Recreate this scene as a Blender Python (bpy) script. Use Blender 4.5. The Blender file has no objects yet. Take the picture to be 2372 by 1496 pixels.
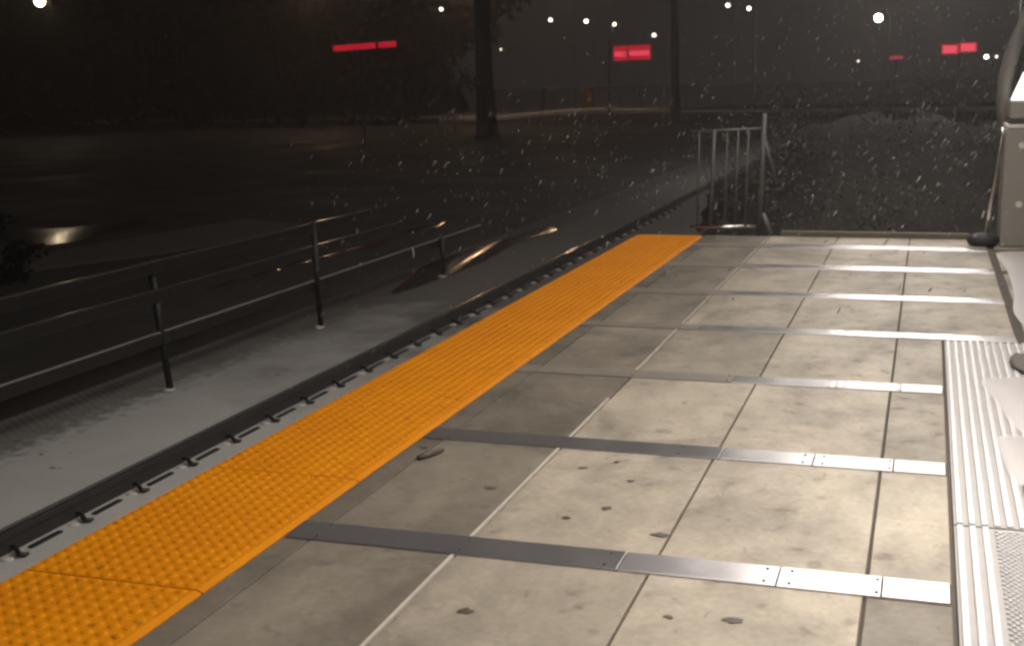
import bpy, bmesh, math, random
from mathutils import Vector, Matrix
random.seed(7)
S = bpy.context.scene
COL = S.collection
R = math.radians

# ------------------------------------------------------------------ camera
cam_d = bpy.data.cameras.new('camera')
cam = bpy.data.objects.new('camera', cam_d); COL.objects.link(cam)
cam_d.sensor_width = 36.0; cam_d.lens = 44.01
cam_d.clip_start = 0.05; cam_d.clip_end = 2000
rr = Vector((0.94989741, 0.31182743, -0.02141426))
uu = Vector((-0.03862604, 0.18509831, 0.98196061))
ff = Vector((-0.310166, 0.93193469, -0.18786906))
M = Matrix(((rr.x, uu.x, -ff.x, 0), (rr.y, uu.y, -ff.y, 0), (rr.z, uu.z, -ff.z, 1.6), (0, 0, 0, 1)))
cam.matrix_world = M
cam_d.dof.use_dof = True; cam_d.dof.focus_distance = 5.5; cam_d.dof.aperture_fstop = 4.0
S.camera = cam

# ------------------------------------------------------------------ world, exposure (night: only a dim town glow)
w = bpy.data.worlds.new('World'); S.world = w; w.use_nodes = True
bg = w.node_tree.nodes['Background']
bg.inputs[0].default_value = (1.0, 0.88, 0.82, 1); bg.inputs[1].default_value = 0.013
S.view_settings.view_transform = 'Standard'; S.view_settings.look = 'None'
S.view_settings.exposure = 0.0; S.view_settings.gamma = 1.0
S.cycles.use_denoising = True
S.cycles.filter_width = 2.6
S.cycles.max_bounces = 5; S.cycles.diffuse_bounces = 2; S.cycles.glossy_bounces = 2
S.cycles.volume_bounces = 0; S.cycles.transparent_max_bounces = 4
S.cycles.sample_clamp_indirect = 4.0
S.cycles.volume_step_rate = 4

TUBE = 3.15         # radiance of the wide diffusers under the canopy
FLOOD = 115.0       # radiance of the low lamp by the ticket shelter
# ------------------------------------------------------------------ materials
def new_mat(name):
    m = bpy.data.materials.new(name); m.use_nodes = True
    nt = m.node_tree; b = nt.nodes['Principled BSDF']
    return m, nt, b
def N(nt, t, **kw):
    n = nt.nodes.new(t)
    for k, v in kw.items(): setattr(n, k, v)
    return n
def mat(name, col, rough=0.6, metal=0.0, var=0.25, scale=6.0, bump=0.0, bscale=60.0, spec=0.5, rvar=0.0):
    m, nt, b = new_mat(name)
    tc = N(nt, 'ShaderNodeTexCoord')
    no = N(nt, 'ShaderNodeTexNoise'); no.inputs['Scale'].default_value = scale; no.inputs['Detail'].default_value = 6
    nt.links.new(tc.outputs['Object'], no.inputs['Vector'])
    mx = N(nt, 'ShaderNodeMix', data_type='RGBA')
    mx.inputs[6].default_value = (*[c * (1 - var) for c in col], 1)
    mx.inputs[7].default_value = (*[min(1, c * (1 + var)) for c in col], 1)
    nt.links.new(no.outputs['Fac'], mx.inputs[0]); nt.links.new(mx.outputs[2], b.inputs['Base Color'])
    b.inputs['Roughness'].default_value = rough; b.inputs['Metallic'].default_value = metal
    b.inputs['Specular IOR Level'].default_value = spec
    if rvar:
        mr = N(nt, 'ShaderNodeMapRange'); mr.inputs[1].default_value = .35; mr.inputs[2].default_value = .65
        mr.inputs[3].default_value = max(.03, rough - rvar); mr.inputs[4].default_value = rough + rvar
        nt.links.new(no.outputs['Fac'], mr.inputs[0]); nt.links.new(mr.outputs[0], b.inputs['Roughness'])
    if bump:
        n2 = N(nt, 'ShaderNodeTexNoise'); n2.inputs['Scale'].default_value = bscale; n2.inputs['Detail'].default_value = 4
        nt.links.new(tc.outputs['Object'], n2.inputs['Vector'])
        bp = N(nt, 'ShaderNodeBump'); bp.inputs['Strength'].default_value = bump; bp.inputs['Distance'].default_value = .01
        nt.links.new(n2.outputs['Fac'], bp.inputs['Height']); nt.links.new(bp.outputs[0], b.inputs['Normal'])
    return m
def emit(name, col, s):
    m, nt, b = new_mat(name)
    b.inputs['Base Color'].default_value = (.02, .02, .02, 1)
    b.inputs['Emission Color'].default_value = (*col, 1); b.inputs['Emission Strength'].default_value = s
    return m

def concrete_mat():
    m, nt, b = new_mat('platform concrete')
    L = nt.links.new
    tc = N(nt, 'ShaderNodeTexCoord'); at = N(nt, 'ShaderNodeAttribute'); at.attribute_name = 'tint'
    big = N(nt, 'ShaderNodeTexNoise'); big.inputs['Scale'].default_value = 2.3; big.inputs['Detail'].default_value = 7; big.inputs['Roughness'].default_value = .62
    fine = N(nt, 'ShaderNodeTexNoise'); fine.inputs['Scale'].default_value = 34; fine.inputs['Detail'].default_value = 6
    spot = N(nt, 'ShaderNodeTexNoise'); spot.inputs['Scale'].default_value = 7.5; spot.inputs['Detail'].default_value = 3
    mp = N(nt, 'ShaderNodeMapping'); mp.inputs['Scale'].default_value = (1, .45, 1)
    L(tc.outputs['Object'], mp.inputs[0])
    for n in (big, fine, spot): L(mp.outputs[0] if n is big else tc.outputs['Object'], n.inputs['Vector'])
    r1 = N(nt, 'ShaderNodeMapRange'); r1.inputs[1].default_value = .3; r1.inputs[2].default_value = .7; r1.inputs[3].default_value = .56; r1.inputs[4].default_value = 1.22
    L(big.outputs['Fac'], r1.inputs[0])
    r2 = N(nt, 'ShaderNodeMapRange'); r2.inputs[1].default_value = .3; r2.inputs[2].default_value = .7; r2.inputs[3].default_value = .90; r2.inputs[4].default_value = 1.10
    L(fine.outputs['Fac'], r2.inputs[0])
    r3 = N(nt, 'ShaderNodeMapRange'); r3.inputs[1].default_value = .62; r3.inputs[2].default_value = .72; r3.inputs[3].default_value = 1.0; r3.inputs[4].default_value = .66
    L(spot.outputs['Fac'], r3.inputs[0])
    m1 = N(nt, 'ShaderNodeMath', operation='MULTIPLY'); L(r1.outputs[0], m1.inputs[0]); L(r2.outputs[0], m1.inputs[1])
    m2 = N(nt, 'ShaderNodeMath', operation='MULTIPLY'); L(m1.outputs[0], m2.inputs[0]); L(r3.outputs[0], m2.inputs[1])
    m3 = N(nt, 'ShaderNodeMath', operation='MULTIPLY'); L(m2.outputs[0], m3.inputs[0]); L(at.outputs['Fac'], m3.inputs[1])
    dm = N(nt, 'ShaderNodeTexNoise'); dm.inputs['Scale'].default_value = 1.15; dm.inputs['Detail'].default_value = 9; dm.inputs['Roughness'].default_value = .68; dm.inputs['Distortion'].default_value = .6
    L(tc.outputs['Object'], dm.inputs['Vector'])
    r4 = N(nt, 'ShaderNodeMapRange'); r4.inputs[1].default_value = .50; r4.inputs[2].default_value = .66; r4.inputs[3].default_value = 1.06; r4.inputs[4].default_value = .70
    L(dm.outputs['Fac'], r4.inputs[0])
    m5 = N(nt, 'ShaderNodeMath', operation='MULTIPLY'); L(m3.outputs[0], m5.inputs[0]); L(r4.outputs[0], m5.inputs[1])
    sk = N(nt, 'ShaderNodeTexNoise'); sk.inputs['Scale'].default_value = 26; sk.inputs['Detail'].default_value = 3; sk.inputs['Distortion'].default_value = .4
    mk = N(nt, 'ShaderNodeMapping'); mk.inputs['Scale'].default_value = (1, .55, 1); mk.inputs['Location'].default_value = (3.1, 7.7, 0)
    L(tc.outputs['Object'], mk.inputs[0]); L(mk.outputs[0], sk.inputs['Vector'])
    r5 = N(nt, 'ShaderNodeMapRange'); r5.inputs[1].default_value = .66; r5.inputs[2].default_value = .72; r5.inputs[3].default_value = 1.0; r5.inputs[4].default_value = .72
    L(sk.outputs['Fac'], r5.inputs[0]); m6 = N(nt, 'ShaderNodeMath', operation='MULTIPLY'); L(m5.outputs[0], m6.inputs[0]); L(r5.outputs[0], m6.inputs[1]); m3 = m6
    vm = N(nt, 'ShaderNodeVectorMath', operation='SCALE'); vm.inputs[0].default_value = (.425, .368, .288)
    L(m3.outputs[0], vm.inputs['Scale']); L(vm.outputs[0], b.inputs['Base Color'])
    ro = N(nt, 'ShaderNodeMapRange'); ro.inputs[1].default_value = .3; ro.inputs[2].default_value = .7; ro.inputs[3].default_value = .38; ro.inputs[4].default_value = .62
    L(spot.outputs['Fac'], ro.inputs[0]); L(ro.outputs[0], b.inputs['Roughness'])
    b.inputs['Specular IOR Level'].default_value = .35
    bp = N(nt, 'ShaderNodeBump'); bp.inputs['Strength'].default_value = .25; bp.inputs['Distance'].default_value = .004
    L(fine.outputs['Fac'], bp.inputs['Height']); L(bp.outputs[0], b.inputs['Normal'])
    return m

def yellow_mat():
    m, nt, b = new_mat('yellow tactile polymer'); L = nt.links.new
    tc = N(nt, 'ShaderNodeTexCoord')
    a = N(nt, 'ShaderNodeTexNoise'); a.inputs['Scale'].default_value = 2.2; a.inputs['Detail'].default_value = 6
    L(tc.outputs['Object'], a.inputs['Vector'])
    mx = N(nt, 'ShaderNodeMix', data_type='RGBA'); mx.inputs[6].default_value = (.53, .160, .001, 1); mx.inputs[7].default_value = (.67, .24, .0015, 1)
    r = N(nt, 'ShaderNodeMapRange'); r.inputs[1].default_value = .25; r.inputs[2].default_value = .75; r.inputs[3].default_value = .3; r.inputs[4].default_value = .85
    L(a.outputs['Fac'], r.inputs[0]); L(r.outputs[0], mx.inputs[0])
    d = N(nt, 'ShaderNodeTexNoise'); d.inputs['Scale'].default_value = 20; d.inputs['Detail'].default_value = 3
    L(tc.outputs['Object'], d.inputs['Vector'])
    r2 = N(nt, 'ShaderNodeMapRange'); r2.inputs[1].default_value = .66; r2.inputs[2].default_value = .73; r2.inputs[3].default_value = 0; r2.inputs[4].default_value = .6
    L(d.outputs['Fac'], r2.inputs[0])
    m2 = N(nt, 'ShaderNodeMix', data_type='RGBA'); m2.inputs[7].default_value = (.16, .06, .01, 1)
    L(r2.outputs[0], m2.inputs[0]); L(mx.outputs[2], m2.inputs[6]); L(m2.outputs[2], b.inputs['Base Color'])
    b.inputs['Roughness'].default_value = .6; b.inputs['Specular IOR Level'].default_value = .10
    return m

def strip_mat():
    m, nt, b = new_mat('wet brushed steel'); L = nt.links.new
    tc = N(nt, 'ShaderNodeTexCoord'); at = N(nt, 'ShaderNodeAttribute'); at.attribute_name = 'tint'
    a = N(nt, 'ShaderNodeTexNoise'); a.inputs['Scale'].default_value = 3.5; a.inputs['Detail'].default_value = 5
    L(tc.outputs['Object'], a.inputs['Vector'])
    r = N(nt, 'ShaderNodeMapRange'); r.inputs[1].default_value = .3; r.inputs[2].default_value = .7; r.inputs[3].default_value = .17; r.inputs[4].default_value = .27
    L(a.outputs['Fac'], r.inputs[0]); L(r.outputs[0], b.inputs['Roughness'])
    vm = N(nt, 'ShaderNodeVectorMath', operation='SCALE'); vm.inputs[0].default_value = (.86, .83, .84)
    L(at.outputs['Fac'], vm.inputs['Scale']); L(vm.outputs[0], b.inputs['Base Color'])
    b.inputs['Metallic'].default_value = .85
    return m

def track_mat():
    m, nt, b = new_mat('frosted track slab'); L = nt.links.new
    tc = N(nt, 'ShaderNodeTexCoord'); sp = N(nt, 'ShaderNodeSeparateXYZ'); L(tc.outputs['Object'], sp.inputs[0])
    a = N(nt, 'ShaderNodeTexNoise'); a.inputs['Scale'].default_value = 1.5; a.inputs['Detail'].default_value = 7
    L(tc.outputs['Object'], a.inputs['Vector'])
    c = N(nt, 'ShaderNodeTexNoise'); c.inputs['Scale'].default_value = 9; c.inputs['Detail'].default_value = 5
    L(tc.outputs['Object'], c.inputs['Vector'])
    # gritty uncovered margin by the fence: x < -6.1, with a ragged edge
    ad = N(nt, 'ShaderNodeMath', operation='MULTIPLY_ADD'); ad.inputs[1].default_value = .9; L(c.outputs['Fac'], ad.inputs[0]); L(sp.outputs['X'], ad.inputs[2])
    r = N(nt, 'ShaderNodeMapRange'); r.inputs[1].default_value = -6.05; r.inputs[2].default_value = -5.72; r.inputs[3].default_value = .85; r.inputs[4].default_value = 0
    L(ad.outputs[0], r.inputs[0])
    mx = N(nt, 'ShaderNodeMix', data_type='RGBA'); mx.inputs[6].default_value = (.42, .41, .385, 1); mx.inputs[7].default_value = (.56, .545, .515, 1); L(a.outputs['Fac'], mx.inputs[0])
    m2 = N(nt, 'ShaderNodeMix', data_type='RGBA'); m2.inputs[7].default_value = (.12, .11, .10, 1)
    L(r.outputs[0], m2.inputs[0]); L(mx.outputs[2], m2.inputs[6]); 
    d = N(nt, 'ShaderNodeTexNoise'); d.inputs['Scale'].default_value = 6.3; d.inputs['Detail'].default_value = 2; L(tc.outputs['Object'], d.inputs['Vector'])
    r2 = N(nt, 'ShaderNodeMapRange'); r2.inputs[1].default_value = .71; r2.inputs[2].default_value = .75; r2.inputs[3].default_value = 0; r2.inputs[4].default_value = .8
    L(d.outputs['Fac'], r2.inputs[0])
    wv = []
    for rz in (38, -52):
        mm = N(nt, 'ShaderNodeMapping'); mm.inputs['Rotation'].default_value = (0, 0, R(rz)); L(tc.outputs['Object'], mm.inputs[0])
        ww = N(nt, 'ShaderNodeTexWave'); ww.inputs['Scale'].default_value = 4.6; ww.inputs['Distortion'].default_value = .6; L(mm.outputs[0], ww.inputs['Vector']); wv.append(ww)
    wm = N(nt, 'ShaderNodeMath', operation='MULTIPLY'); L(wv[0].outputs['Fac'], wm.inputs[0]); L(wv[1].outputs['Fac'], wm.inputs[1])
    rx = N(nt, 'ShaderNodeMapRange'); rx.inputs[1].default_value = -6.35; rx.inputs[2].default_value = -5.9; rx.inputs[3].default_value = .75; rx.inputs[4].default_value = 0; L(ad.outputs[0], rx.inputs[0])
    wk = N(nt, 'ShaderNodeMath', operation='MULTIPLY'); L(wm.outputs[0], wk.inputs[0]); L(rx.outputs[0], wk.inputs[1])
    mw = N(nt, 'ShaderNodeMix', data_type='RGBA'); mw.inputs[7].default_value = (.36, .345, .32, 1); L(wk.outputs[0], mw.inputs[0]); L(m2.outputs[2], mw.inputs[6]); m2 = mw
    m3 = N(nt, 'ShaderNodeMix', data_type='RGBA'); m3.inputs[7].default_value = (.05, .045, .04, 1)
    L(r2.outputs[0], m3.inputs[0]); L(m2.outputs[2], m3.inputs[6])
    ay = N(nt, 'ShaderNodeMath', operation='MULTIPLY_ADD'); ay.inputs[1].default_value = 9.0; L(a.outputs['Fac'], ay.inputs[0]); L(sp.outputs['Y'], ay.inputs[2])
    ry = N(nt, 'ShaderNodeMapRange'); ry.inputs[1].default_value = 13.0; ry.inputs[2].default_value = 18.5; ry.inputs[3].default_value = 0; ry.inputs[4].default_value = .86; L(ay.outputs[0], ry.inputs[0])  # far end darkened: fall-off of light along the track painted in
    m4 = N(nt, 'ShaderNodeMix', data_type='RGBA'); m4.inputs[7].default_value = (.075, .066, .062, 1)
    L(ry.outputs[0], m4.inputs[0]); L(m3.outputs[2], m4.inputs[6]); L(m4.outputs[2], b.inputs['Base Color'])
    b.inputs['Roughness'].default_value = .6; b.inputs['Specular IOR Level'].default_value = .3
    bp = N(nt, 'ShaderNodeBump'); bp.inputs['Strength'].default_value = .4; bp.inputs['Distance'].default_value = .02
    L(c.outputs['Fac'], bp.inputs['Height']); L(bp.outputs[0], b.inputs['Normal'])
    return m

def wet_ground_mat():
    m, nt, b = new_mat('wet asphalt'); L = nt.links.new
    tc = N(nt, 'ShaderNodeTexCoord')
    a = N(nt, 'ShaderNodeTexNoise'); a.inputs['Scale'].default_value = .5; a.inputs['Detail'].default_value = 8; L(tc.outputs['Object'], a.inputs['Vector'])
    mx = N(nt, 'ShaderNodeMix', data_type='RGBA'); mx.inputs[6].default_value = (.022, .019, .017, 1); mx.inputs[7].default_value = (.055, .049, .044, 1); L(a.outputs['Fac'], mx.inputs[0]); L(mx.outputs[2], b.inputs['Base Color'])
    r = N(nt, 'ShaderNodeMapRange'); r.inputs[1].default_value = .35; r.inputs[2].default_value = .65; r.inputs[3].default_value = .58; r.inputs[4].default_value = .9
    L(a.outputs['Fac'], r.inputs[0]); L(r.outputs[0], b.inputs['Roughness'])
    c = N(nt, 'ShaderNodeTexNoise'); c.inputs['Scale'].default_value = 14; c.inputs['Detail'].default_value = 5; L(tc.outputs['Object'], c.inputs['Vector'])
    bp = N(nt, 'ShaderNodeBump'); bp.inputs['Strength'].default_value = .35; bp.inputs['Distance'].default_value = .02
    L(c.outputs['Fac'], bp.inputs['Height']); L(bp.outputs[0], b.inputs['Normal'])
    return m

MT = dict(
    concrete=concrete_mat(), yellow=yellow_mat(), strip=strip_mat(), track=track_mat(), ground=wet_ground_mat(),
    dullplate=mat('dull plate', (.21, .185, .155), .42, metal=.1, var=.25, scale=5),
    grout=mat('dark grout', (.075, .06, .047), .8),
    bead=mat('pale sealant', (.55, .49, .42), .35, spec=.6),
    edge=mat('grimy concrete edge', (.12, .105, .09), .7),
    tilebase=mat('grimy tile groove', (.36, .335, .32), .4, var=.15, scale=12),
    tile=mat('white wet tile', (.68, .665, .665), .22, var=.06, scale=9, spec=.6, rvar=.04),
    rust=mat('dark rusted steel', (.030, .026, .023), .65, metal=.2),
    railhead=mat('polished rail head', (.52, .46, .41), .17, metal=.8, var=.1),
    black=mat('black rubber', (.014, .013, .013), .6),
    clip=mat('black clip steel', (.02, .018, .017), .45),
    insul=mat('pale insulator', (.62, .58, .52), .4),
    board=mat('dark wet timber', (.012, .010, .009), .28, spec=.6, scale=12, bump=.2),
    wetlitedge=mat('wet highlit timber edge', (.055, .045, .038), .22, spec=1.0, scale=5, rvar=.04), litedge=mat('highlit timber edge', (.30, .28, .26), .4, var=.4, scale=1.2),
    post=mat('dark fence post', (.010, .009, .008), .5),
    puddle=mat('standing water', (.03, .026, .024), .12, spec=1.0, var=.1, bump=.2, bscale=4),
    slush=mat('wet slush', (.47, .435, .42), .42, spec=.5, var=.06, scale=5),
    gal=mat('dull galvanised steel', (.11, .105, .10), .5, metal=.3, rvar=.1),
    chrome=mat('stainless tube', (.75, .72, .68), .2, metal=1.0, var=.05),
    cab=mat('grey painted steel', (.25, .235, .205), .42, var=.12, scale=3, spec=.5),
    cabdark=mat('dark seam', (.03, .028, .026), .6),
    timber=mat('brown timber kerb', (.12, .095, .07), .6, scale=14),
    bark=mat('dark bark', (.018, .015, .013), .9, bump=.5, bscale=9),
    leaf=mat('night foliage', (.013, .013, .010), .8, spec=.1),
    scrub=mat('scrub leaves', (.085, .076, .068), .9, var=.3, scale=1.3, spec=.05),
    soil=mat('dark soil', (.014, .0125, .011), .9, scale=1.5, bump=.5, bscale=4),
    sleet=mat('sleet', (.17, .165, .16), .5, var=.05),
    bank=mat('damp earth bank', (.033, .029, .026), .9, var=.35, scale=2.2, bump=.6, bscale=7, spec=.1),
    hill=mat('wooded hillside', (.005, .005, .004), .95, scale=.6, spec=0),
    wetroad=mat('wet road film', (.03, .024, .02), .19, spec=1.0, var=.1, bump=.3, bscale=4),
    snow=mat('snow', (.72, .70, .69), .7, var=.08),
    polepaint=mat('dark pole paint', (.02, .018, .017), .5),
    orange=mat('faded orange plastic', (.42, .16, .06), .5),
    wetleaf=mat('dead wet leaf', (.085, .065, .048), .45, var=.4, scale=40),
    colpaint=mat('weathered column paint', (.11, .10, .085), .5, var=.2, scale=3),
    canopy=mat('white canopy soffit', (.6, .58, .55), .5),
    tube=emit('ceiling light diffuser', (1, .93, .86), TUBE),
    flood=emit('shelter lamp glass', (1, .94, .88), FLOOD),
    floodfar=emit('flood lamp glass', (1, .95, .9), 40),
    screen=emit('lit screen', (1, .98, .95), 2.2),
    lampw=emit('white lamp glass', (1, .93, .84), 9),
    lampbig=emit('bright white lamp glass', (1, .78, .50), 60),
    lampdim=emit('dim warm lamp glass', (1, .84, .66), 3),
    lampmid=emit('warm lamp glass', (1, .86, .68), 6),
    lampsod=emit('warm street lamp glass', (1, .62, .35), 170),
    red=emit('red light', (.42, .008, .022), 1.0), redhot=emit('hot red light', (.85, .060, .115), 1.0),
    reddim=emit('faint red light', (.5, .03, .05), .8),
)

# ------------------------------------------------------------------ mesh helpers
class MB:
    def __init__(s): s.bm = bmesh.new()
    def box(s, x0, x1, y0, y1, z0, z1, bev=0.0, mi=0, rot=None):
        r = bmesh.ops.create_cube(s.bm, size=1.0); vs = r['verts']
        for v in vs:
            v.co = Vector(((x0 + x1) / 2 + v.co.x * (x1 - x0), (y0 + y1) / 2 + v.co.y * (y1 - y0), (z0 + z1) / 2 + v.co.z * (z1 - z0)))
        if rot is not None:
            c = Vector(((x0 + x1) / 2, (y0 + y1) / 2, (z0 + z1) / 2))
            bmesh.ops.rotate(s.bm, verts=vs, cent=c, matrix=rot)
        fs = set(f for v in vs for f in v.link_faces)
        if bev:
            es = list(set(e for v in vs for e in v.link_edges))
            rb = bmesh.ops.bevel(s.bm, geom=es, offset=bev, segments=2, profile=.6, affect='EDGES')
            fs = set(f for f in fs if f.is_valid) | set(rb['faces'])
        for f in fs:
            if f.is_valid: f.material_index = mi
        return s
    def tube(s, pts, rads, n=10, cap=True, mi=0):
        pts = [Vector(p) for p in pts]
        if not isinstance(rads, (list, tuple)): rads = [rads] * len(pts)
        rings = []
        up = Vector((0, 0, 1))
        for i, p in enumerate(pts):
            d = (pts[min(i + 1, len(pts) - 1)] - pts[max(i - 1, 0)]).normalized()
            a = d.cross(up if abs(d.z) < .95 else Vector((0, 1, 0))).normalized(); b_ = d.cross(a)
            rings.append([s.bm.verts.new(p + (a * math.cos(2 * math.pi * k / n) + b_ * math.sin(2 * math.pi * k / n)) * rads[i]) for k in range(n)])
        for i in range(len(rings) - 1):
            for k in range(n):
                f = s.bm.faces.new((rings[i][k], rings[i][(k + 1) % n], rings[i + 1][(k + 1) % n], rings[i + 1][k])); f.smooth = True; f.material_index = mi
        if cap:
            for rg in (rings[0], rings[-1]):
                f = s.bm.faces.new(rg); f.material_index = mi
        return s
    def blob(s, c, rx, ry, rz, sub=2, jit=0.0, mi=0, rotm=None):
        r = bmesh.ops.create_icosphere(s.bm, subdivisions=sub, radius=1.0)
        for v in r['verts']:
            k = 1 + random.uniform(-jit, jit)
            q = Vector((v.co.x * rx * k, v.co.y * ry * k, v.co.z * rz * k))
            if rotm is not None: q = rotm @ q
            v.co = q + Vector(c)
        for f in set(f for v in r['verts'] for f in v.link_faces): f.smooth = True; f.material_index = mi
        return s
    def poly(s, pts, z0, z1, mi=0):
        b = [s.bm.verts.new((x, y, z0)) for x, y in pts]; t = [s.bm.verts.new((x, y, z1)) for x, y in pts]
        n = len(pts)
        f = s.bm.faces.new(t); f.material_index = mi
        for i in range(n):
            f = s.bm.faces.new((b[i], b[(i + 1) % n], t[(i + 1) % n], t[i])); f.material_index = mi
        return s
    def build(s, name, mats, parent=None, loc=None, smooth_angle=None):
        bmesh.ops.recalc_face_normals(s.bm, faces=s.bm.faces)
        me = bpy.data.meshes.new(name); s.bm.to_mesh(me); s.bm.free()
        for m in (mats if isinstance(mats, (list, tuple)) else [mats]): me.materials.append(m)
        o = bpy.data.objects.new(name, me); COL.objects.link(o)
        if parent is not None: o.parent = parent
        if loc is not None: o.location = loc
        return o
def tag(o, label, cat, group=None):
    o['label'] = label; o['category'] = cat
    if group: o['group'] = group
    return o
def empty(name, loc, label, cat, group=None):
    o = bpy.data.objects.new(name, None); COL.objects.link(o); o.location = loc; o.empty_display_size = .1
    return tag(o, label, cat, group)
def structure(o): o['kind'] = 'structure'; return o
def stuff(o): o['kind'] = 'stuff'; return o

# ------------------------------------------------------------------ ground
mb = MB(); n = 40
vs = [[mb.bm.verts.new((-300 + 600 * i / n, -60 + 460 * j / n, -1.06)) for j in range(n + 1)] for i in range(n + 1)]
for i in range(n):
    for j in range(n): mb.bm.faces.new((vs[i][j], vs[i + 1][j], vs[i + 1][j + 1], vs[i][j + 1]))
structure(mb.build('ground', MT['ground']))
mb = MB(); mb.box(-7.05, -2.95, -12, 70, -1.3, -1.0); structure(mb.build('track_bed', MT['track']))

# platform: slabs between the metal strips, dark joints under them
STRIP = [(2.47, 2.635), (3.84, 4.005), (5.165, 5.33), (6.555, 6.715), (7.95, 8.105), (9.315, 9.51), (10.74, 10.97), (12.09, 12.33)]
XE = 4.2
mb = MB(); bm = mb.bm
tint = []
mb.box(-2.9, XE, -6, 13.0, -1.25, -.012, mi=1)
rows = [(-6, -1.64), (-1.64, -.27), (-.27, 1.1), (1.1, STRIP[0][0])] + [(STRIP[i][1], STRIP[i + 1][0]) for i in range(7)] + [(STRIP[7][1], 13.0)]
slabs = []
for k, (y0, y1) in enumerate(rows):
    right = .125 if y0 < 7.5 else .555
    cols = [(-2.175, -2.07, .35), (-2.062, -1.508, .49), (-1.496, -.829, .86), (-.819, -.141, 1.0), (-.129, right, .98)]  # slab tones; part of the light's fall-off to the left is painted in
    for c, (x0, x1, t) in enumerate(cols):
        slabs.append((x0, x1, y0 + .004, y1 - .004, t * random.uniform(.93, 1.06), c, k))
    slabs.append((right + .47 if y0 < 7.5 else .62, XE, y0 + .004, y1 - .004, .9, 5, k))
tl = bm.faces.layers.float.new('tint')
for f in bm.faces: f[tl] = .4
dark = {(4, 4): .50, (4, 6): .78, (4, 7): .84, (2, 7): .78, (1, 6): .80, (3, 8): .93, (3, 9): .85, (2, 4): .86}  # darker slabs: uneven tones plus painted-in shadows, deepest at the near right
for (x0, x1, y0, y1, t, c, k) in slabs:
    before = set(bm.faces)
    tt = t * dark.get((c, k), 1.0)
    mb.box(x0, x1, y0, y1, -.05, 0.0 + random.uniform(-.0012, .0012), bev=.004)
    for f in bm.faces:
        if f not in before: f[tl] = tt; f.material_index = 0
# pale raised sealant bead along the second joint
for k, (y0, y1) in enumerate(rows):
    if y1 < 2: continue
    segs = [(y0 + .01, y1 - .01)] if k not in (6,) else [(y0 + .01, y0 + .75)]
    for a, b_ in segs: mb.box(-1.516, -1.504, a, b_, -.01, .004, mi=2)
structure(mb.build('platform', [MT['concrete'], MT['grout'], MT['bead']]))
mb = MB(); mb.box(-2.93, -2.905, -6, 13.0, -1.2, -.03, bev=.005); structure(mb.build('platform_face', MT['edge']))

# ------------------------------------------------------------------ metal strips across the platform
names = ['nearest and widest one, grey left half, bright right half',
         'second nearest, starting just beyond the black twig',
         'third nearest, ending at the white ribbed tiles',
         'fourth nearest, touching the ribbed tiles\' far end',
         'fifth counting from the camera',
         'second from the far platform end',
         'farthest, thin bright line by the platform end']
for i, (y0, y1) in enumerate(STRIP[1:]):
    xr = .122 if i < 3 else .56
    root = empty('metal_strip', (0, (y0 + y1) / 2, 0), 'metal strip across the platform, ' + names[i], 'metal strip', 'metal strips across the platform slabs')
    cuts = [-2.17, (-.93, -.80, -.95)[i], -.41, -.085, xr] if i < 3 else [-2.17, -1.38, xr]
    ym = (y0 + y1) / 2; hw = (y1 - y0) / 2
    for j in range(len(cuts) - 1):
        s = MB(); a, b_ = cuts[j] + .002, cuts[j + 1] - .002
        tl2 = s.bm.faces.layers.float.new('tint')
        s.box(a, b_, -hw, hw, -.02, .006, bev=.002)
        for f in s.bm.faces: f[tl2] = (.62, 1.0, .95, 1.0)[j] if len(cuts) == 5 else (.8, 1.0)[j]
        o = s.build('plate', MT['strip'] if (j > 0 or i < 2) else MT['dullplate'], root)  # left plates of the farther strips are dull, toned like the concrete
        o.rotation_euler = ((0.010, -.004, .004, -.006)[j % 4] * (1 if i % 2 == 0 else .6), 0, 0)
    if i < 4:
        for xs in (-2.05, -1.5, -.98, -.45, -.37, -.1):
            for sy in (-1, 1):
                s = MB(); s.tube([(xs, sy * (hw - .03), .004), (xs, sy * (hw - .03), .0085)], .006, n=8); s.build('screw', MT['cabdark'], root)

# ------------------------------------------------------------------ yellow tactile strip
mb = MB(); bm = mb.bm
P = .0568; X0 = -2.868; X1 = X0 + 12 * P + .006
y = -1.2; seams = 3.30
panels = []; yy = 3.305 - 5 * 21 * P
while yy < 12.9:
    panels.append((yy, min(yy + 21 * P, 12.88))); yy += 21 * P
for (a, b_) in panels:
    mb.box(X0, X1 - .018, a + .003, b_ - .003, -.03, .010, bev=.004)
    wv = [bm.verts.new(p) for p in ((X1 - .0185, a + .003, .0102), (X1 + .004, a + .003, .001), (X1 + .004, b_ - .003, .001), (X1 - .0185, b_ - .003, .0102))]
    bm.faces.new(wv); wb = [bm.verts.new((v.co.x, v.co.y, -.02)) for v in wv]
    for q in range(4): bm.faces.new((wv[q], wb[q], wb[(q + 1) % 4], wv[(q + 1) % 4]))
    k = 0
    while a + P * (k + .5) < b_ - .01:
        yc = a + P * (k + .5)
        for j in range(12):
            xc = X0 + .003 + (P - .0022) * (j + .5)
            rings = []
            for (rad, z) in ((.0215, .0095), (.0165, .0138), (.0085, .0158)):
                rings.append([bm.verts.new((xc + rad * math.cos(t * math.pi / 4), yc + rad * math.sin(t * math.pi / 4), z)) for t in range(8)])
            for q in range(2):
                for t in range(8):
                    f = bm.faces.new((rings[q][t], rings[q][(t + 1) % 8], rings[q + 1][(t + 1) % 8], rings[q + 1][t])); f.smooth = True
            f = bm.faces.new(rings[2]); f.smooth = True
        k += 1
tag(mb.build('tactile_paving', MT['yellow']), 'long yellow strip of domed tactile paving along the platform edge', 'tactile paving')

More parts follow.
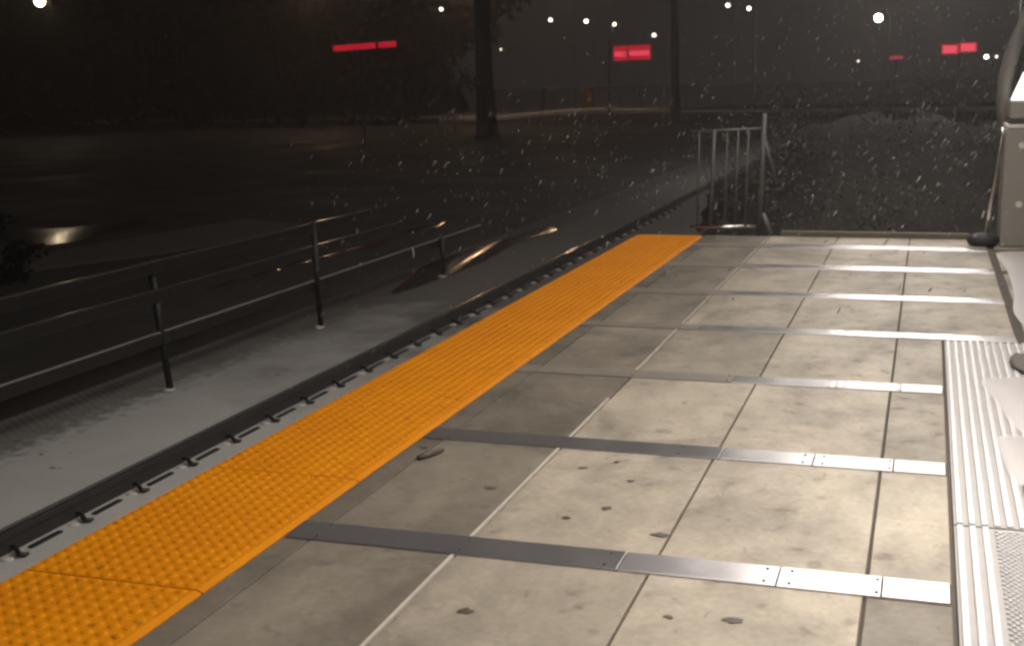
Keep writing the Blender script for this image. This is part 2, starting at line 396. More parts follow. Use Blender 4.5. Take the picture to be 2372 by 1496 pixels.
# ------------------------------------------------------------------ white ribbed tiles on the right
root = empty('ribbed_paving', (.14, 4, 0), 'bright white ribbed tile strip, wet, at the right of the platform', 'tile strip')
def ribs(y0, y1, xa, xb, name):
    s = MB(); s.box(.142 - .14, .60 - .14, y0 - 4, y1 - 4, -.03, -.001, mi=1)
    x = xa
    while x < xb:
        s.box(x - .14, x + .023 - .14, y0 + .004 - 4, y1 - .004 - 4, -.008, .0085, bev=.006); x += .043
    return s
s = ribs(4.59, 7.93, .150, .59, 'a'); s.build('ribbed_tile', [MT['tile'], MT['tilebase']], root)
s = ribs(3.0, 4.575, .150, .27, 'b')
yy = 3.02; r_ = 0
while yy < 4.55:
    x = .285 + (.011 if r_ % 2 else 0)
    while x < .59:
        s.blob((x - .14, yy - 4, .002), .0095, .0065, .005, sub=1); x += .023
    yy += .019; r_ += 1
s.build('studded_tile', [MT['tile'], MT['tilebase']], root)

def puddle(name, pts, z, mat_, label, cat, rim=.35):
    cx = sum(p[0] for p in pts) / len(pts); cy = sum(p[1] for p in pts) / len(pts)
    s = MB(); m = 5; loop = []
    n_ = len(pts)
    for i in range(n_):       # smooth the outline (Catmull-Rom)
        p0, p1, p2, p3 = pts[i - 1], pts[i], pts[(i + 1) % n_], pts[(i + 2) % n_]
        for t in [k / m for k in range(m)]:
            loop.append(tuple(.5 * (2 * p1[c] + (p2[c] - p0[c]) * t + (2 * p0[c] - 5 * p1[c] + 4 * p2[c] - p3[c]) * t * t + (3 * p1[c] - p0[c] - 3 * p2[c] + p3[c]) * t ** 3) for c in (0, 1)))
    inner = [s.bm.verts.new((cx + (x - cx) * .86, cy + (y_ - cy) * .86, z)) for x, y_ in loop]
    outer = [s.bm.verts.new((x, y_, z - .008)) for x, y_ in loop]
    f = s.bm.faces.new(inner); f.smooth = True
    for i in range(len(loop)):
        f = s.bm.faces.new((outer[i], outer[(i + 1) % len(loop)], inner[(i + 1) % len(loop)], inner[i])); f.smooth = True
    return tag(s.build(name, mat_), label, cat)
puddle('slush_patch', [(.315, 6.9), (.36, 6.45), (.42, 6.02), (.52, 5.75), (.62, 6.2), (.60, 6.95), (.45, 7.02)], .0095, MT['slush'], 'smooth pale slush covering the ribbed tiles at the right edge', 'slush')
puddle('slush_patch', [(.335, 5.75), (.355, 5.30), (.40, 5.1), (.52, 5.2), (.52, 5.75), (.42, 5.85)], .0095, MT['slush'], 'small rounded beige slush patch nearer the camera on the ribbed tiles', 'slush')
puddle('slush_patch', [(.66, 12.1), (.66, 11.0), (.64, 9.8), (.60, 8.9), (.72, 8.3), (1.1, 9), (1.2, 11.8)], .007, MT['slush'], 'long bright slush patch beside the grey cabinet', 'slush')
def lump(name, c, rx, ry, rz, m, label, cat):
    s = MB(); random.seed(int(c[1] * 100)); s.blob((0, 0, rz * .6), rx, ry, rz, sub=3, jit=.08); o = s.build(name, m, loc=c); return tag(o, label, cat)
lump('stone', (.545, 7.33, .002), .065, .24, .022, MT['edge'], 'flat dark grey lump lying in the white slush at the right edge', 'stone')
lump('leaf_clump', (.455, 5.03, .004), .05, .12, .018, MT['wetleaf'], 'dark leaf clump beside the small beige slush patch at the right edge', 'leaf clump')
lump('leaf_clump', (.42, 4.42, .004), .03, .16, .018, MT['wetleaf'], 'dark leaf clump on the studded white tiles just below their cross seam', 'leaf clump')

# ------------------------------------------------------------------ rails
def make_rail(x, label, fit):
    root = empty('rail', (x, 0, -1), label, 'rail', 'rails of the track')
    s = MB(); s.box(-.034, .032, -12, 60, .085, .134, bev=.006); s.box(-.012, .024, -12, 60, -.02, .09); s.build('rail_web', MT['rust'], root)
    s = MB(); s.box(-.030, -.002, -12, 60, .128, .1385, bev=.002); s.build('rail_head', MT['railhead'], root)
    if not fit: return
    for k in range(42):
        y = 1.37 + k * .595
        s = MB(); s.tube([(.01, y + .075, .03), (.055, y + .075, .034), (.095, y + .04, .028), (.135, y + .005, .020), (.16, y + .02, .016), (.16, y + .05, .014)], [.010, .013, .016, .018, .016, .010], n=8); s.build('rail_clip', MT['clip'], root)
        s = MB(); s.blob((.085, y - .035, .002), .04, .035, .011, sub=2, jit=.05); s.build('insulator', MT['insul'], root)
        s = MB(); s.box(.072, .108, y + .15, y + .43, -.01, .012, bev=.005); s.build('shade_gap', MT['black'], root)  # black bars painting the shadowed gaps beside the rail
make_rail(-4.975, 'dark steel rail with a row of black clips beyond the yellow strip', True)
make_rail(-3.47, 'steel rail close under the platform face, hidden below its edge', False)

# ------------------------------------------------------------------ fence beyond the track
fx = -6.27
root = empty('fence', (fx, 9.2, -1), 'low dark fence of three boards on thin posts beyond the track', 'fence')
for (y, lean, dy) in ((3.2, -.06, 0), (6.2, -.06, 0), (9.25, -.13, .02), (12.18, -.045, .02), (15.9, -.02, 0)):
    s = MB(); s.tube([(0, y - 9.2, 0), (lean * (1 if y < 15 else .5), y - 9.2 + dy, 1.17 if y < 15 else .56)], .032, n=8); p = s.build('post', MT['post'], root)
    s = MB(); s.blob((-.02, y - 9.2 + .0, .012), .06, .06, .022, sub=2, jit=.1); s.build('footing', MT['insul'], p)
for z, ya, yb in ((1.05, -12, 4.5), (.80, -12, 5.4), (.42, -12, 8.4)):
    s = MB(); y = ya
    while y < yb:
        y2 = min(y + 3.05, yb)
        s.box(-.075, -.035, y + .004, y2 - .004, z, z + .105, bev=.006, rot=Matrix.Rotation(random.uniform(-.002, .002), 3, 'X')); y = y2
    bd = s.build('board', MT['board'], root)
    s = MB(); s.box(-.074, -.036, ya, yb - .01, z + .104, z + .111, bev=.002); s.build('top_highlight', MT['wetlitedge'] if z > .5 else MT['litedge'], bd)  # paler caps paint the light caught along the board tops

# puddles and wet streaks beside the fence
puddle('puddle', [(-6.38, 14.4), (-6.25, 16.0), (-6.25, 17.8), (-6.38, 19.2), (-6.36, 20.4), (-6.28, 21.5), (-6.62, 22.0), (-6.80, 20.2), (-6.84, 19.4), (-6.98, 17.2), (-6.70, 15.6)], -.992, MT['puddle'], 'long puddle shining warm at the foot of the fence', 'puddle')
xs = [(-9.30, 15.2, .5), (-9.24, 16.2, .42), (-9.16, 17.2, .38), (-9.08, 18.1, .5), (-8.95, 19.4, .8), (-9.02, 21.8, 1.2)]
wh = ['leftmost of the row', 'second from the left in the row', 'third from the left in the row', 'fourth from the left in the row', 'fifth from the left in the row', 'longest and rightmost of the row']
for (x, y, l), t in zip(xs, wh):
    puddle('puddle', [(x - .14, y - l), (x + .10, y - l * .6), (x + .18, y + l * .2), (x + .02, y + l), (x - .12, y + l * .5), (x - .16, y - l * .2)], -1.05, MT['puddle'], 'small puddle on the dark road behind the fence, ' + t, 'puddle')['group'] = 'small puddles behind the fence'
puddle('puddle', [(-15.3, 18.3), (-14.7, 18.9), (-14.9, 20.2), (-15.2, 22.6), (-15.8, 22.2), (-16.4, 20.9), (-17.3, 20.6), (-16.9, 19.7)], -1.045, MT['wetroad'], 'broad far puddle on the road glinting warm at the left edge', 'puddle')
mb = MB(); mb.poly([(-13.0, 15.6), (-12.0, 17.9), (-11.4, 22), (-13.5, 23), (-14.2, 17.0)], -1.2, -1.045); structure(mb.build('road_patch', MT['edge']))

# ------------------------------------------------------------------ end of the platform
root = empty('guard_railing', (-1.6, 13.06, 0), 'thin grey steel railing with upright bars at the far platform end', 'railing')
def seg(name, a, b_, r, m=MT['gal'], parent=root, n=8):
    s = MB(); o = Vector((-1.6, 13.06, 0)); s.tube([Vector(a) - o, Vector(b_) - o], r, n=n); return s.build(name, m, parent)
seg('post', (-1.63, 13.06, 0), (-1.59, 13.06, 1.24), .026); seg('post', (-2.13, 13.0, 0), (-2.09, 13.0, 1.09), .020)
seg('brace', (-1.585, 13.07, .98), (-1.46, 13.08, .53), .014)
seg('brace', (-1.60, 13.07, .22), (-1.50, 13.02, .02), .03)
seg('top_rail', (-2.33, 12.98, 1.07), (-1.60, 13.05, 1.09), .013)
seg('bottom_rail', (-2.34, 12.97, .085), (-1.64, 13.04, .09), .017, MT['chrome'])
for x in (-1.98, -1.87, -1.765): seg('bar', (x, 13.02, .09), (x + .02, 13.02, 1.08), .011)
seg('bar', (-2.26, 12.98, .09), (-2.24, 12.98, 1.07), .009)
mb = MB(); mb.box(-1.40, .42, 12.985, 13.06, -.02, .055, bev=.008); tag(mb.build('timber_kerb', MT['timber']), 'low brown timber kerb closing the far end of the platform', 'kerb')

# ticket cabinet
root = empty('ticket_cabinet', (.98, 12.75, 0), 'tall grey steel cabinet with a lit panel on top at the right edge', 'cabinet')
s = MB(); s.box(-.31, .4, -.3, .3, 0, 1.09, bev=.02); s.build('body', MT['cab'], root)
s = MB(); s.box(-.30, .4, -.31, .3, 1.092, 1.13, bev=.012); s.build('lip', MT['canopy'], root)
s = MB(); s.box(-.275, .38, -.27, .27, 1.13, 1.175); s.build('seam', MT['cabdark'], root)
s = MB(); s.box(-.275, .4, -.28, .25, 1.177, 1.345, bev=.02); s.build('upper_box', MT['cab'], root)
s = MB(); b0 = [s.bm.verts.new(p) for p in ((-.25, -.1, 1.347), (.38, -.1, 1.347), (.38, .2, 1.347), (-.25, .2, 1.347))]
t0 = [s.bm.verts.new(p) for p in ((-.15, -.02, 1.60), (.38, -.02, 1.60), (.38, .2, 1.60), (-.15, .2, 1.60))]
s.bm.faces.new(t0); s.bm.faces.new(b0)
for k in range(4): s.bm.faces.new((b0[k], b0[(k + 1) % 4], t0[(k + 1) % 4], t0[k]))
s.build('lit_panel', MT['screen'], root)
for zz in (.94, .40):
    s = MB(); s.tube([(-.16, -.31, zz), (-.16, -.296, zz)], .03, n=12); s.build('knob', MT['insul'], root)
# leaning tube with a black foot
root = empty('handrail_post', (.50, 12.55, 0), 'shiny leaning steel tube with a black rounded foot beside the cabinet', 'handrail')
s = MB(); s.tube([(.06, .05, .03), (.085, .05, .45), (.155, .05, 1.06), (.16, .05, 1.10)], [.020, .022, .026, .018], n=12); s.build('tube', MT['chrome'], root)
s = MB(); s.blob((.03, 0, .05), .15, .12, .075, sub=3); s.build('foot', MT['black'], root)

# canopy over the platform (above the picture) on bent columns at the right
root = empty('canopy', (1.3, 8, 0), 'grey bent column at the right edge carrying the station canopy', 'canopy')
for y in (4.8, ):
    s = MB(); s.box(-3.4, 1.2, -8, 13.2, 4.45, 4.60, bev=.02); s.build('roof', MT['canopy'], root)
s = MB(); s.tube([(-.44, 5.2, 0), (-.54, 5.2, .7), (-.62, 5.2, 1.3), (-.62, 5.2, 1.5), (-.57, 5.2, 1.75), (-.48, 5.2, 2.0), (-.37, 5.2, 2.4), (-.14, 5.2, 2.95), (.2, 5.2, 3.6), (.3, 5.2, 4.46)], [.07] * 10, n=14); s.build('column', MT['colpaint'], root)
for y in (-6, 11):
    s = MB(); s.tube([(.75 if y > 0 else .9, y, -1), (.75 if y > 0 else .9, y, 4.46)], .08, n=14); s.build('column', MT['cab'], root)
for k in range(10):
    y = -6.2 + k * 1.95
    s = MB(); s.box(-3.16, -.18, y - .93, y + .93, 4.40, 4.452, bev=.01); h = s.build('lamp_housing', MT['canopy'], root)
    s = MB(); s.box(-3.12, -.22, y - .9, y + .9, 4.385, 4.399); s.build('diffuser', MT['tube'], h)
for (y, z, lab) in ((33, 5.3, 'nearer flood lamp on a post beyond the platform, above the picture'), (43, 5.6, 'farther flood lamp on a post beyond the platform, above the picture')):
    root = empty('flood_lamp', (2.6, y, -1.06), lab, 'flood lamp', 'flood lamps beyond the platform')
    s = MB(); s.tube([(0, 0, 0), (0, 0, z + 1.2)], .06, n=10); s.tube([(0, 0, z + 1.18), (-3.1, 0, z + 1.25)], .04, n=8); s.build('pole', MT['polepaint'], root)
    s = MB(); s.box(-4.9, -1.0, -.35, .45, z + 1.11, z + 1.19, bev=.01); h = s.build('hood', MT['cab'], root)
    s = MB(); s.box(-4.8, -1.1, -.3, .4, z + 1.08, z + 1.108); s.build('lamp_glass', MT['floodfar'], h)
root = empty('shelter_lamp', (1.55, 4.3, 0), 'bright lamp on a post just right of the white tiles', 'lamp')
s = MB(); s.tube([(.2, 0, 0), (.2, 0, 2.75)], .04, n=10); s.build('post', MT['cab'], root)
s = MB(); s.box(-.30, .2, -.5, .5, 2.74, 2.80, bev=.01); h = s.build('hood', MT['cab'], root)
s = MB(); s.box(-.27, .16, -.46, .46, 2.71, 2.738); s.build('lamp_glass', MT['flood'], h)

# ------------------------------------------------------------------ small litter on the slabs
twig = MB(); twig.tube([(-.03, -.07, .012), (0, 0, .016), (.025, .075, .012)], [.012, .018, .012], n=8)
tag(twig.build('twig', MT['wetleaf'], loc=(-2.02, 4.9, 0)), 'short thick black twig lying beside the yellow strip', 'twig')
leaves = [(-2.10, 5.02, .04, 'thin dark leaf just beyond the black twig'), (-1.30, 3.40, .05, 'dark leaf alone on the darker slab at the bottom of the picture'),
    (-1.33, 4.90, .035, 'small leaf on the left slab between the first two metal strips'), (-1.23, 4.29, .035, 'dark leaf nearer the closest metal strip, left of a pair'),
    (-1.11, 4.43, .04, 'pale brown leaf on the middle slab, right of a dark one'), (-.86, 4.20, .055, 'curled leaf caught at the slab joint beyond the closest strip'),
    (-.50, 3.55, .055, 'largest dark leaf on the near middle slab'), (-.69, 3.52, .03, 'small leaf just left of the largest leaf on the near middle slab'),
    (-1.10, 4.78, .03, 'tiny leaf under the second metal strip'), (-1.62, 4.55, .04, 'faint brown leaf left of the bright seam'),
    (-1.21, 5.02, .03, 'darkest small leaf close in front of the second metal strip'), (-.42, 3.32, .03, 'small leaf at the bottom of the picture below the largest leaf')]
for (x, y, r, lab) in leaves:
    s = MB(); random.seed(int(abs(x * 997)))
    pts = []
    for k in range(11):
        a = 2 * math.pi * k / 11; q = random.uniform(.3, .75)
        pts.append((r * q * math.cos(a), r * .8 * q * math.sin(a)))
    c = s.bm.verts.new((0, 0, .0035)); ring = [s.bm.verts.new((px, py, .0015 + random.uniform(0, .0025))) for px, py in pts]
    for k in range(11): s.bm.faces.new((c, ring[k], ring[(k + 1) % 11]))
    o = s.build('fallen_leaf', MT['wetleaf'], loc=(x, y, .001)); tag(o, lab, 'leaf', 'wet leaves on the platform')

# ------------------------------------------------------------------ beyond: bank, trees, lamps, red signs
CZ = 1.6
mb = MB()
ridge = [(-120, 30, -1), (-75, 62, -.6), (-52, 78, -.8), (-33.0, 84.0, -1.02), (-28.6, 85.2, -.96), (-24.4, 86.6, -.62), (-22.3, 87.2, -.53), (-20.3, 87.6, -.66), (-17.4, 88.4, -.66), (-8, 90, -.8), (10, 92, -.9), (60, 92, -.9)]
rowsv = []
for (x, y, z) in ridge:
    rowsv.append([mb.bm.verts.new((x * .8, y * .8, -1.2)), mb.bm.verts.new((x * .93, y * .93, z - .25)), mb.bm.verts.new((x, y, z)), mb.bm.verts.new((x * 1.06, y * 1.06, -1.3))])
for a, b_ in zip(rowsv, rowsv[1:]):
    for k in range(3): f = mb.bm.faces.new((a[k], a[k + 1], b_[k + 1], b_[k])); f.smooth = True
structure(mb.build('embankment', MT['soil']))
mb = MB(); pr = None
for (x, y, z) in ridge[3:9]:
    q = Vector((x, y, z)) * 1.0
    cur = [mb.bm.verts.new((x * 1.001, y * 1.001, z - .02)), mb.bm.verts.new((x * 1.002, y * 1.002, z + .22)), mb.bm.verts.new((x * 1.02, y * 1.02, z + .3)), mb.bm.verts.new((x * 1.03, y * 1.03, z - .3))]
    if pr:
        for k in range(3): f = mb.bm.faces.new((pr[k], pr[k + 1], cur[k + 1], cur[k])); f.smooth = True
    pr = cur
structure(mb.build('snow_bank', MT['snow']))

def leafcloud(s, c, rad, count, size, squash=.8):
    # leaves gathered in clumps inside the crown's volume
    clumps = []
    for _ in range(max(6, count // 60)):
        while True:
            v = Vector((random.uniform(-1, 1), random.uniform(-1, 1), random.uniform(-1, 1)))
            if .25 < v.length < 1: break
        clumps.append(Vector((v.x * rad, v.y * rad, v.z * rad * squash)))
    for _ in range(count):
        k = random.choice(clumps); q = k + Vector((random.gauss(0, 1), random.gauss(0, 1), random.gauss(0, .8))) * rad * .16
        p = Vector(c) + q
        a = Vector((random.gauss(0, 1), random.gauss(0, 1), random.gauss(0, 1))).normalized(); b_ = a.orthogonal().normalized()
        a = a * size * random.uniform(.6, 1.4); b_ = b_ * size * random.uniform(.3, .6)
        s.bm.faces.new([s.bm.verts.new(p - a), s.bm.verts.new(p + b_), s.bm.verts.new(p + a), s.bm.verts.new(p - b_)])
def tree(x, y, z, h, rtrunk, crown_h, crown_r, label, leaves=1500, group=None):
    root = empty('tree', (x, y, z), label, 'tree', group)
    s = MB(); lean = random.uniform(-.02, .02) * h
    s.tube([(0, 0, -.1), (0, 0, .25), (lean * .3, 0, h * .15), (lean * .6, 0, h * .5), (lean, 0, h * .82)], [rtrunk * 1.7, rtrunk * 1.25, rtrunk, rtrunk * .85, rtrunk * .4], n=12)
    for k in range(5):
        a = 2 * math.pi * k / 5 + random.random(); z0 = crown_h * random.uniform(.75, 1.0)
        s.tube([(lean * .5, 0, z0), (math.cos(a) * crown_r * .4, math.sin(a) * crown_r * .4, z0 + crown_r * .45), (math.cos(a) * crown_r * .8, math.sin(a) * crown_r * .8, z0 + crown_r * .75)], [rtrunk * .4, rtrunk * .22, rtrunk * .08], n=6)
    s.build('trunk', MT['bark'], root)
    s = MB(); leafcloud(s, (lean, 0, crown_h + crown_r * .8), crown_r, leaves, .42 * (crown_r / 4) ** .5); s.build('crown', MT['leaf'], root)
random.seed(21)
tree(-20.87, 59.44, -1.06, 17, .44, 11, 5, 'thick dark tree trunk rising past the lit misty gap on its left side')
tree(-15.02, 78.6, -1.06, 17, .26, 11, 4, 'slender dark tree trunk right of the largest red sign')
for (x, y, h, ch, cr, lab) in [(-92, 67, 17, 6, 8, 'black tree at the far left edge of the night scene'), (-72, 77, 16, 5.5, 7.5, 'black tree under the bright lamp at the top left'), (-58, 85, 15, 5, 7, 'black tree between the bright left lamp and the left red sign'),
        (-84, 86, 19, 7, 9, 'tall black tree in the rear rank behind the top left lamp'), (-70, 95, 19, 7, 9, 'tall black tree in the rear rank left of the left red sign'), (-54, 101, 18, 6.5, 8.5, 'tall black tree in the rear rank behind the left red sign'),
        (-43, 108, 16, 5.5, 7.5, 'tall black tree in the rear rank nearest the thick trunk'), (-104, 70, 19, 7, 9, 'tall black tree in the rear rank at the far left'), (-37.5, 88, 12, 3.4, 4.4, 'low black tree just left of the thick trunk'),
        (-49, 90, 14, 4.6, 6.2, 'black tree directly behind the left red sign'), (-42, 97, 12, 3.6, 5, 'black tree behind the lamp left of the thick trunk')]:
    tree(x, y, -1.1, h, .3, ch, cr, lab, leaves=3000, group='black trees along the left')
    # low growth round the foot belongs to the crown's skirt
random.seed(5)
s = MB()
for k in range(46):
    t = k / 45; x = -96 + 64 * t; y = 46 + 37 * t; leafcloud(s, (x, y, .8 + random.uniform(-.4, .5)), 2.4, 170, .26, .9)
stuff(s.build('hedge', MT['leaf']))
bpy.data.objects['hedge']['label'] = 'dark undergrowth below the black trees on the left'; bpy.data.objects['hedge']['category'] = 'undergrowth'
# bush at the left edge
root = empty('bush', (-12.75, 14.6, -1.05), 'black bush at the left edge behind the fence', 'bush')
s = MB(); leafcloud(s, (0, 0, .42), .62, 900, .07, .8); s.build('leaves', MT['leaf'], root)
s = MB(); s.tube([(0, 0, 0), (.05, .02, .3), (.02, .1, .7)], [.03, .02, .01], n=6); s.build('stem', MT['bark'], root)

# scrub beyond the platform end, faintly lit by the station
random.seed(11)
s = MB()
for k in range(190):
    y = random.uniform(15.5, 29); x = random.uniform(-2.6, 6.5) - (y - 15) * .10
    top = -1 + 1.3 + (y - 15) * .10
    for q in range(2): leafcloud(s, (x, y, random.uniform(-.9, top)), random.uniform(.4, .8), 40, .034, .9)
for k in range(120):
    y = random.uniform(15, 24); x = random.uniform(-2.6, 5.5); z = random.uniform(-.8, .6)
    a = random.uniform(-1, 1); l = random.uniform(.15, .5)
    s.tube([(x, y, z), (x + a * l * .6, y, z + l * .5), (x + a * l, y - .05, z + l)], [.008, .007, .004], n=4, cap=False)
bk = MB(); gx, gy = 26, 16
bv = [[bk.bm.verts.new((-3.4 + 12.5 * i / gx - (.12 * 14 * j / gy), 14.6 + 15 * j / gy, -1.3 + 2.0 * (1 - math.exp(-3.2 * j / gy)) * min(1, i / 5) + random.uniform(-.07, .07) + (j / gy) * (.10 * math.sin(i * 1.9 + j * .4) + .10 * math.sin(i * .8 + 1)))) for j in range(gy + 1)] for i in range(gx + 1)]
for i in range(gx):
    for j in range(gy): f = bk.bm.faces.new((bv[i][j], bv[i + 1][j], bv[i + 1][j + 1], bv[i][j + 1])); f.smooth = True
structure(bk.build('bank', MT['bank']))
stuff(s.build('scrub', MT['scrub'])); bpy.data.objects['scrub']['label'] = 'tangled dim scrub growing beyond the platform end'; bpy.data.objects['scrub']['category'] = 'scrub'

def street_lamp(x, y, z, rad, m, label, group='distant lamps in the night', arm=.5, prad=.035):
    g = -1.06
    root = empty('street_lamp', (x, y, g), label, 'street lamp', group)
    zz = z - g
    s = MB(); s.tube([(arm, .25, 0), (arm, .25, zz * .6), (arm, .25, zz + .1), (arm * .5, .15, zz + rad + .16), (0, .05, zz + rad + .10)], [prad, prad * .8, prad * .55, prad * .5, prad * .5], n=8); s.build('pole', MT['polepaint'], root)
    s = MB(); s.blob((0, 0, zz), rad, rad, rad * .92, sub=2); s.build('lamp_globe', m, root)
    s = MB(); s.tube([(0, 0, zz + rad * .85), (0, 0, zz + rad * 1.15)], [rad * .8, rad * .3], n=10); s.build('cap', MT['polepaint'], root)
for (x, y, z, rad, m, lab) in [
    (-51.96, 66.0, 7.10, .46, 'lampbig', 'large glaring white lamp at the top left corner'),
    (-25.37, 65.24, 5.62, .15, 'lampmid', 'small warm lamp left of the thick tree trunk'),
    (-29.65, 100.73, 6.59, .20, 'lampw', 'leftmost of the three lamps above the central red sign'),
    (-24.29, 91.84, 5.96, .22, 'lampw', 'middle of the three lamps above the central red sign'),
    (-23.46, 97.21, 5.91, .20, 'lampmid', 'rightmost of the three lamps above the central red sign'),
    (-15.36, 73.41, 4.16, .20, 'lampdim', 'dim dull lamp touching the top right of the central red sign'),
    (-13.46, 88.99, 6.54, .20, 'lampw', 'left lamp of the pair at the top right of the slender trunk'),
    (-12.71, 94.15, 6.55, .20, 'lampw', 'right lamp of the pair at the top right of the slender trunk'),
    (-2.33, 59.95, 4.12, .27, 'lampbig', 'big white lamp high above the right of the platform'),
    (-6.30, 119.83, 2.89, .16, 'lampdim', 'tiny faint lamp left of the small red sign'),
    (3.05, 79.94, 2.52, .19, 'lampw', 'white lamp just right of the right-hand red sign'),
    (3.82, 84.91, 2.57, .15, 'lampdim', 'faint lamp beside the grey cabinet, right of a white one'),
    (-38.36, 113.7, 4.73, .15, 'lampdim', 'tiny faint lamp just right of the thick trunk')]:
    street_lamp(x, y, z, rad * .62, MT[m], lab)
# warm road lamps standing taller than the picture, seen only as glints in the wet
ROAD_LAMPS = [
    (-32.58, 89.24, 9.54, .25, 'tall warm road lamp beyond the thick trunk, just above the picture'),
    (-39.92, 78.42, 8.25, .25, 'tall warm road lamp above the left red sign, just above the picture'),
    (-25.66, 91.47, 9.29, .25, 'tall warm road lamp above the central red sign, just above the picture'),
]
for (x, y, z, rad, lab) in ROAD_LAMPS:
    street_lamp(x, y, z, rad, MT['lampsod'], lab, 'tall road lamps', prad=.03)

def red_sign(px, py, pz, yaw, segs, h, mats_, label, post_x, post=True, core=(.22, .12), roll=0.0):
    root = empty('red_sign', (px, py, -1.06), label, 'red sign', 'glowing red signs')
    root.rotation_euler = (0, 0, yaw); zz = pz + 1.06
    x0 = min(a for a, b_, c in segs) - .04; x1 = max(b_ for a, b_, c in segs) + .04
    s = MB(); s.box(x0, x1, .03, .22, zz - h / 2 - .04, zz + h / 2 + .04, bev=.02, rot=Matrix.Rotation(-roll, 3, 'Y')); s.build('housing', MT['cabdark'], root)
    for (a, b_, tz) in segs:
        s = MB(); s.box(a, b_, -.01, .019, zz - h / 2 + tz, zz + h / 2 + tz, bev=.009, rot=Matrix.Rotation(-roll, 3, 'Y')); s.build('light_bar', mats_[0], root)
        if len(mats_) > 1:
            s = MB(); s.box(a + .06, b_ - .06, -.03, -.0105, zz - h * core[0] + tz, zz + h * core[1] + tz, bev=.004, rot=Matrix.Rotation(-roll, 3, 'Y')); s.build('bright_core', mats_[1], root)
    s = MB(); s.tube([(post_x, .12, 0), (post_x, .12, zz + h / 2 + (.5 if post else -.2))], .075 if post else .045, n=8); s.build('post', MT['polepaint'], root)
red_sign(-25.05, 54.5, 3.43, .43, [(-1.46, -.50, -.055), (-.485, .50, .005), (.62, 1.45, .065)], .26, (MT['red'],), 'long thin red light bar on a pole, leftmost of the red signs', -.2, post=False, roll=.06)
red_sign(-18.6, 81.9, 3.37, .22, [(-1.20, -.30, -.02), (-.24, 1.20, .02)], .92, (MT['red'], MT['redhot']), 'largest and brightest red sign, glowing beside its dark post', -1.5)
red_sign(-1.9, 75.0, 2.55, .03, [(-.36, .36, 0)], .16, (MT['reddim'],), 'smallest red light, low between two signs on the right', 0, post=False)
red_sign(1.04, 55.0, 2.60, -.02, [(-.66, -.01, -.03), (.02, .68, .03)], .38, (MT['red'], MT['redhot']), 'short thick red sign near the cabinet at the right', 0, post=False, core=(.40, .36))

mb = MB(); mb.box(-.40, .40, -.3, .3, -.2, 1.5, bev=.06); mb.box(-.25, .25, -.2, .2, 1.5, 1.62, bev=.03)
tag(mb.build('crate', MT['orange'], loc=(-23.46, 88.96, -.45)), 'faint orange upright box standing on the bank', 'box')
mb = MB(); mb.tube([(0, 0, -1), (0, 0, 1.0), (0, 0, 1.12)], [.17, .16, .05], n=10)
tag(mb.build('bollard', MT['polepaint'], loc=(-27.4, 91.0, .1)), 'short dark bollard left of the faint orange box', 'bollard')

mb = MB(); pr = None
for k in range(25):
    px = -64 + k * 1.83            # bearing in degrees, left of straight ahead
    a = R(px); d = 128 + 6 * math.sin(k * 1.3)
    hgt = 22 * min(1, max(0, (-20.4 - px) / 4.5)) ** .8 + .9 * math.sin(k * 2.1)
    cur = [mb.bm.verts.new((math.sin(a) * dd, math.cos(a) * dd, z)) for dd, z in ((d - 14, -1.6), (d - 6, hgt * .45 - 1), (d, hgt * .85 - 1), (d + 8, hgt - 1), (d + 20, hgt * .8 - 1.4))]
    if pr:
        for q in range(4): f = mb.bm.faces.new((pr[q], pr[q + 1], cur[q + 1], cur[q])); f.smooth = True
    pr = cur
structure(mb.build('hill', MT['hill']))
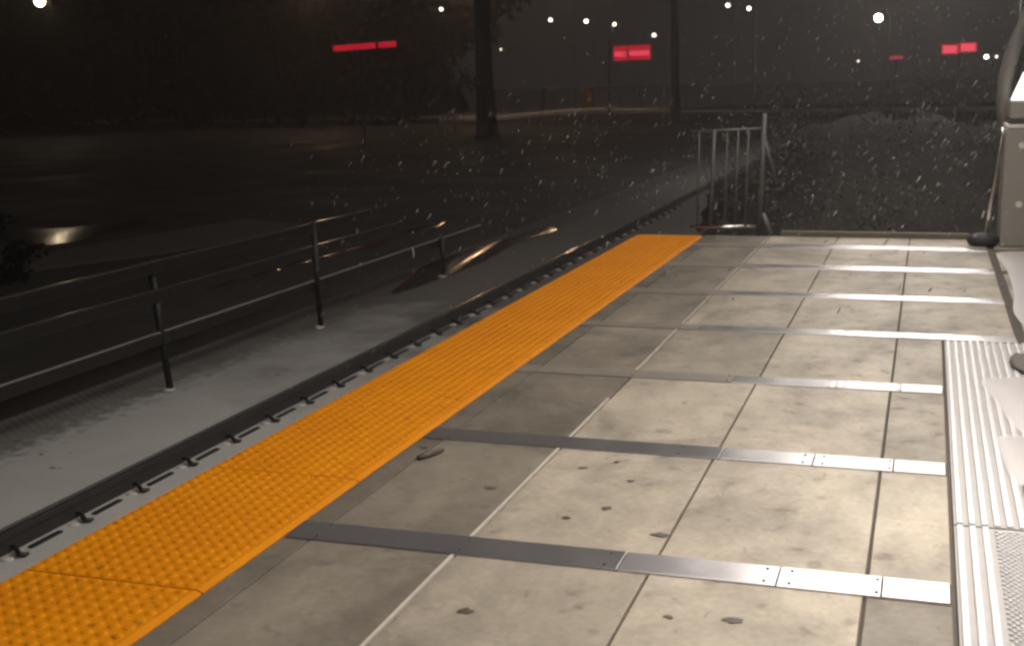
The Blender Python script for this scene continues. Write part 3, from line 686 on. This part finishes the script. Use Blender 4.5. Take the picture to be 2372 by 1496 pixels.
# pale snow-covered ground stretching away behind the bank
mb = MB(); n = 12
vs = [[mb.bm.verts.new((-320 + 600 * a / n, 93 + 300 * b / n + (abs(-320 + 600 * a / n + 20) * -.12), -.95 + .35 * math.sin(a * 1.7) * math.sin(b * 1.1) + b * .06)) for b in range(n + 1)] for a in range(n + 1)]
for a in range(n):
    for b in range(n): f = mb.bm.faces.new((vs[a][b], vs[a + 1][b], vs[a + 1][b + 1], vs[a][b + 1])); f.smooth = True
structure(mb.build('snowfield', MT['snow']))

# falling sleet
random.seed(17); s = MB()
for k in range(3400):
    y = random.uniform(5.5, 26) if k % 3 else random.uniform(4.5, 10)
    u = random.random() ** .55
    x = -.60 * y + u * (.60 * y + 1.2 + .02 * y)
    z = random.uniform(-.9, .2 + .16 * y)
    if z < .12 and x > -2.95 and y < 13.2: continue
    if z < .75 and y < 13.2 and x > -2.6: continue
    r_ = random.uniform(.0014, .0036) * (1 + .07 * y)
    d = Vector((.55 + random.gauss(0, .3), random.uniform(-.2, .2), 1)).normalized()
    rm = d.to_track_quat('Z', 'Y').to_matrix()
    s.blob((x, y, z), r_, r_, r_ * random.uniform(1.5, 6.0), sub=1, jit=.2, rotm=rm)
stuff(s.build('falling_sleet', MT['sleet'])); bpy.data.objects['falling_sleet']['label'] = 'wet sleet falling through the station light'; bpy.data.objects['falling_sleet']['category'] = 'sleet'

# ------------------------------------------------------------------ night haze
HAZE = 0.0021
if HAZE:
    s = MB(); s.box(-190, 110, -40, 190, -2.3, 32); o = stuff(s.build('haze', []))
    o['label'] = 'thin damp night haze around the whole station'; o['category'] = 'haze'
    m = bpy.data.materials.new('night haze'); m.use_nodes = True; nt = m.node_tree
    nt.nodes.remove(nt.nodes['Principled BSDF'])
    pv = nt.nodes.new('ShaderNodeVolumePrincipled'); pv.inputs['Color'].default_value = (.95, .88, .84, 1)
    pv.inputs['Density'].default_value = HAZE; pv.inputs['Anisotropy'].default_value = .55
    nt.links.new(pv.outputs[0], nt.nodes['Material Output'].inputs['Volume']); o.data.materials.append(m)
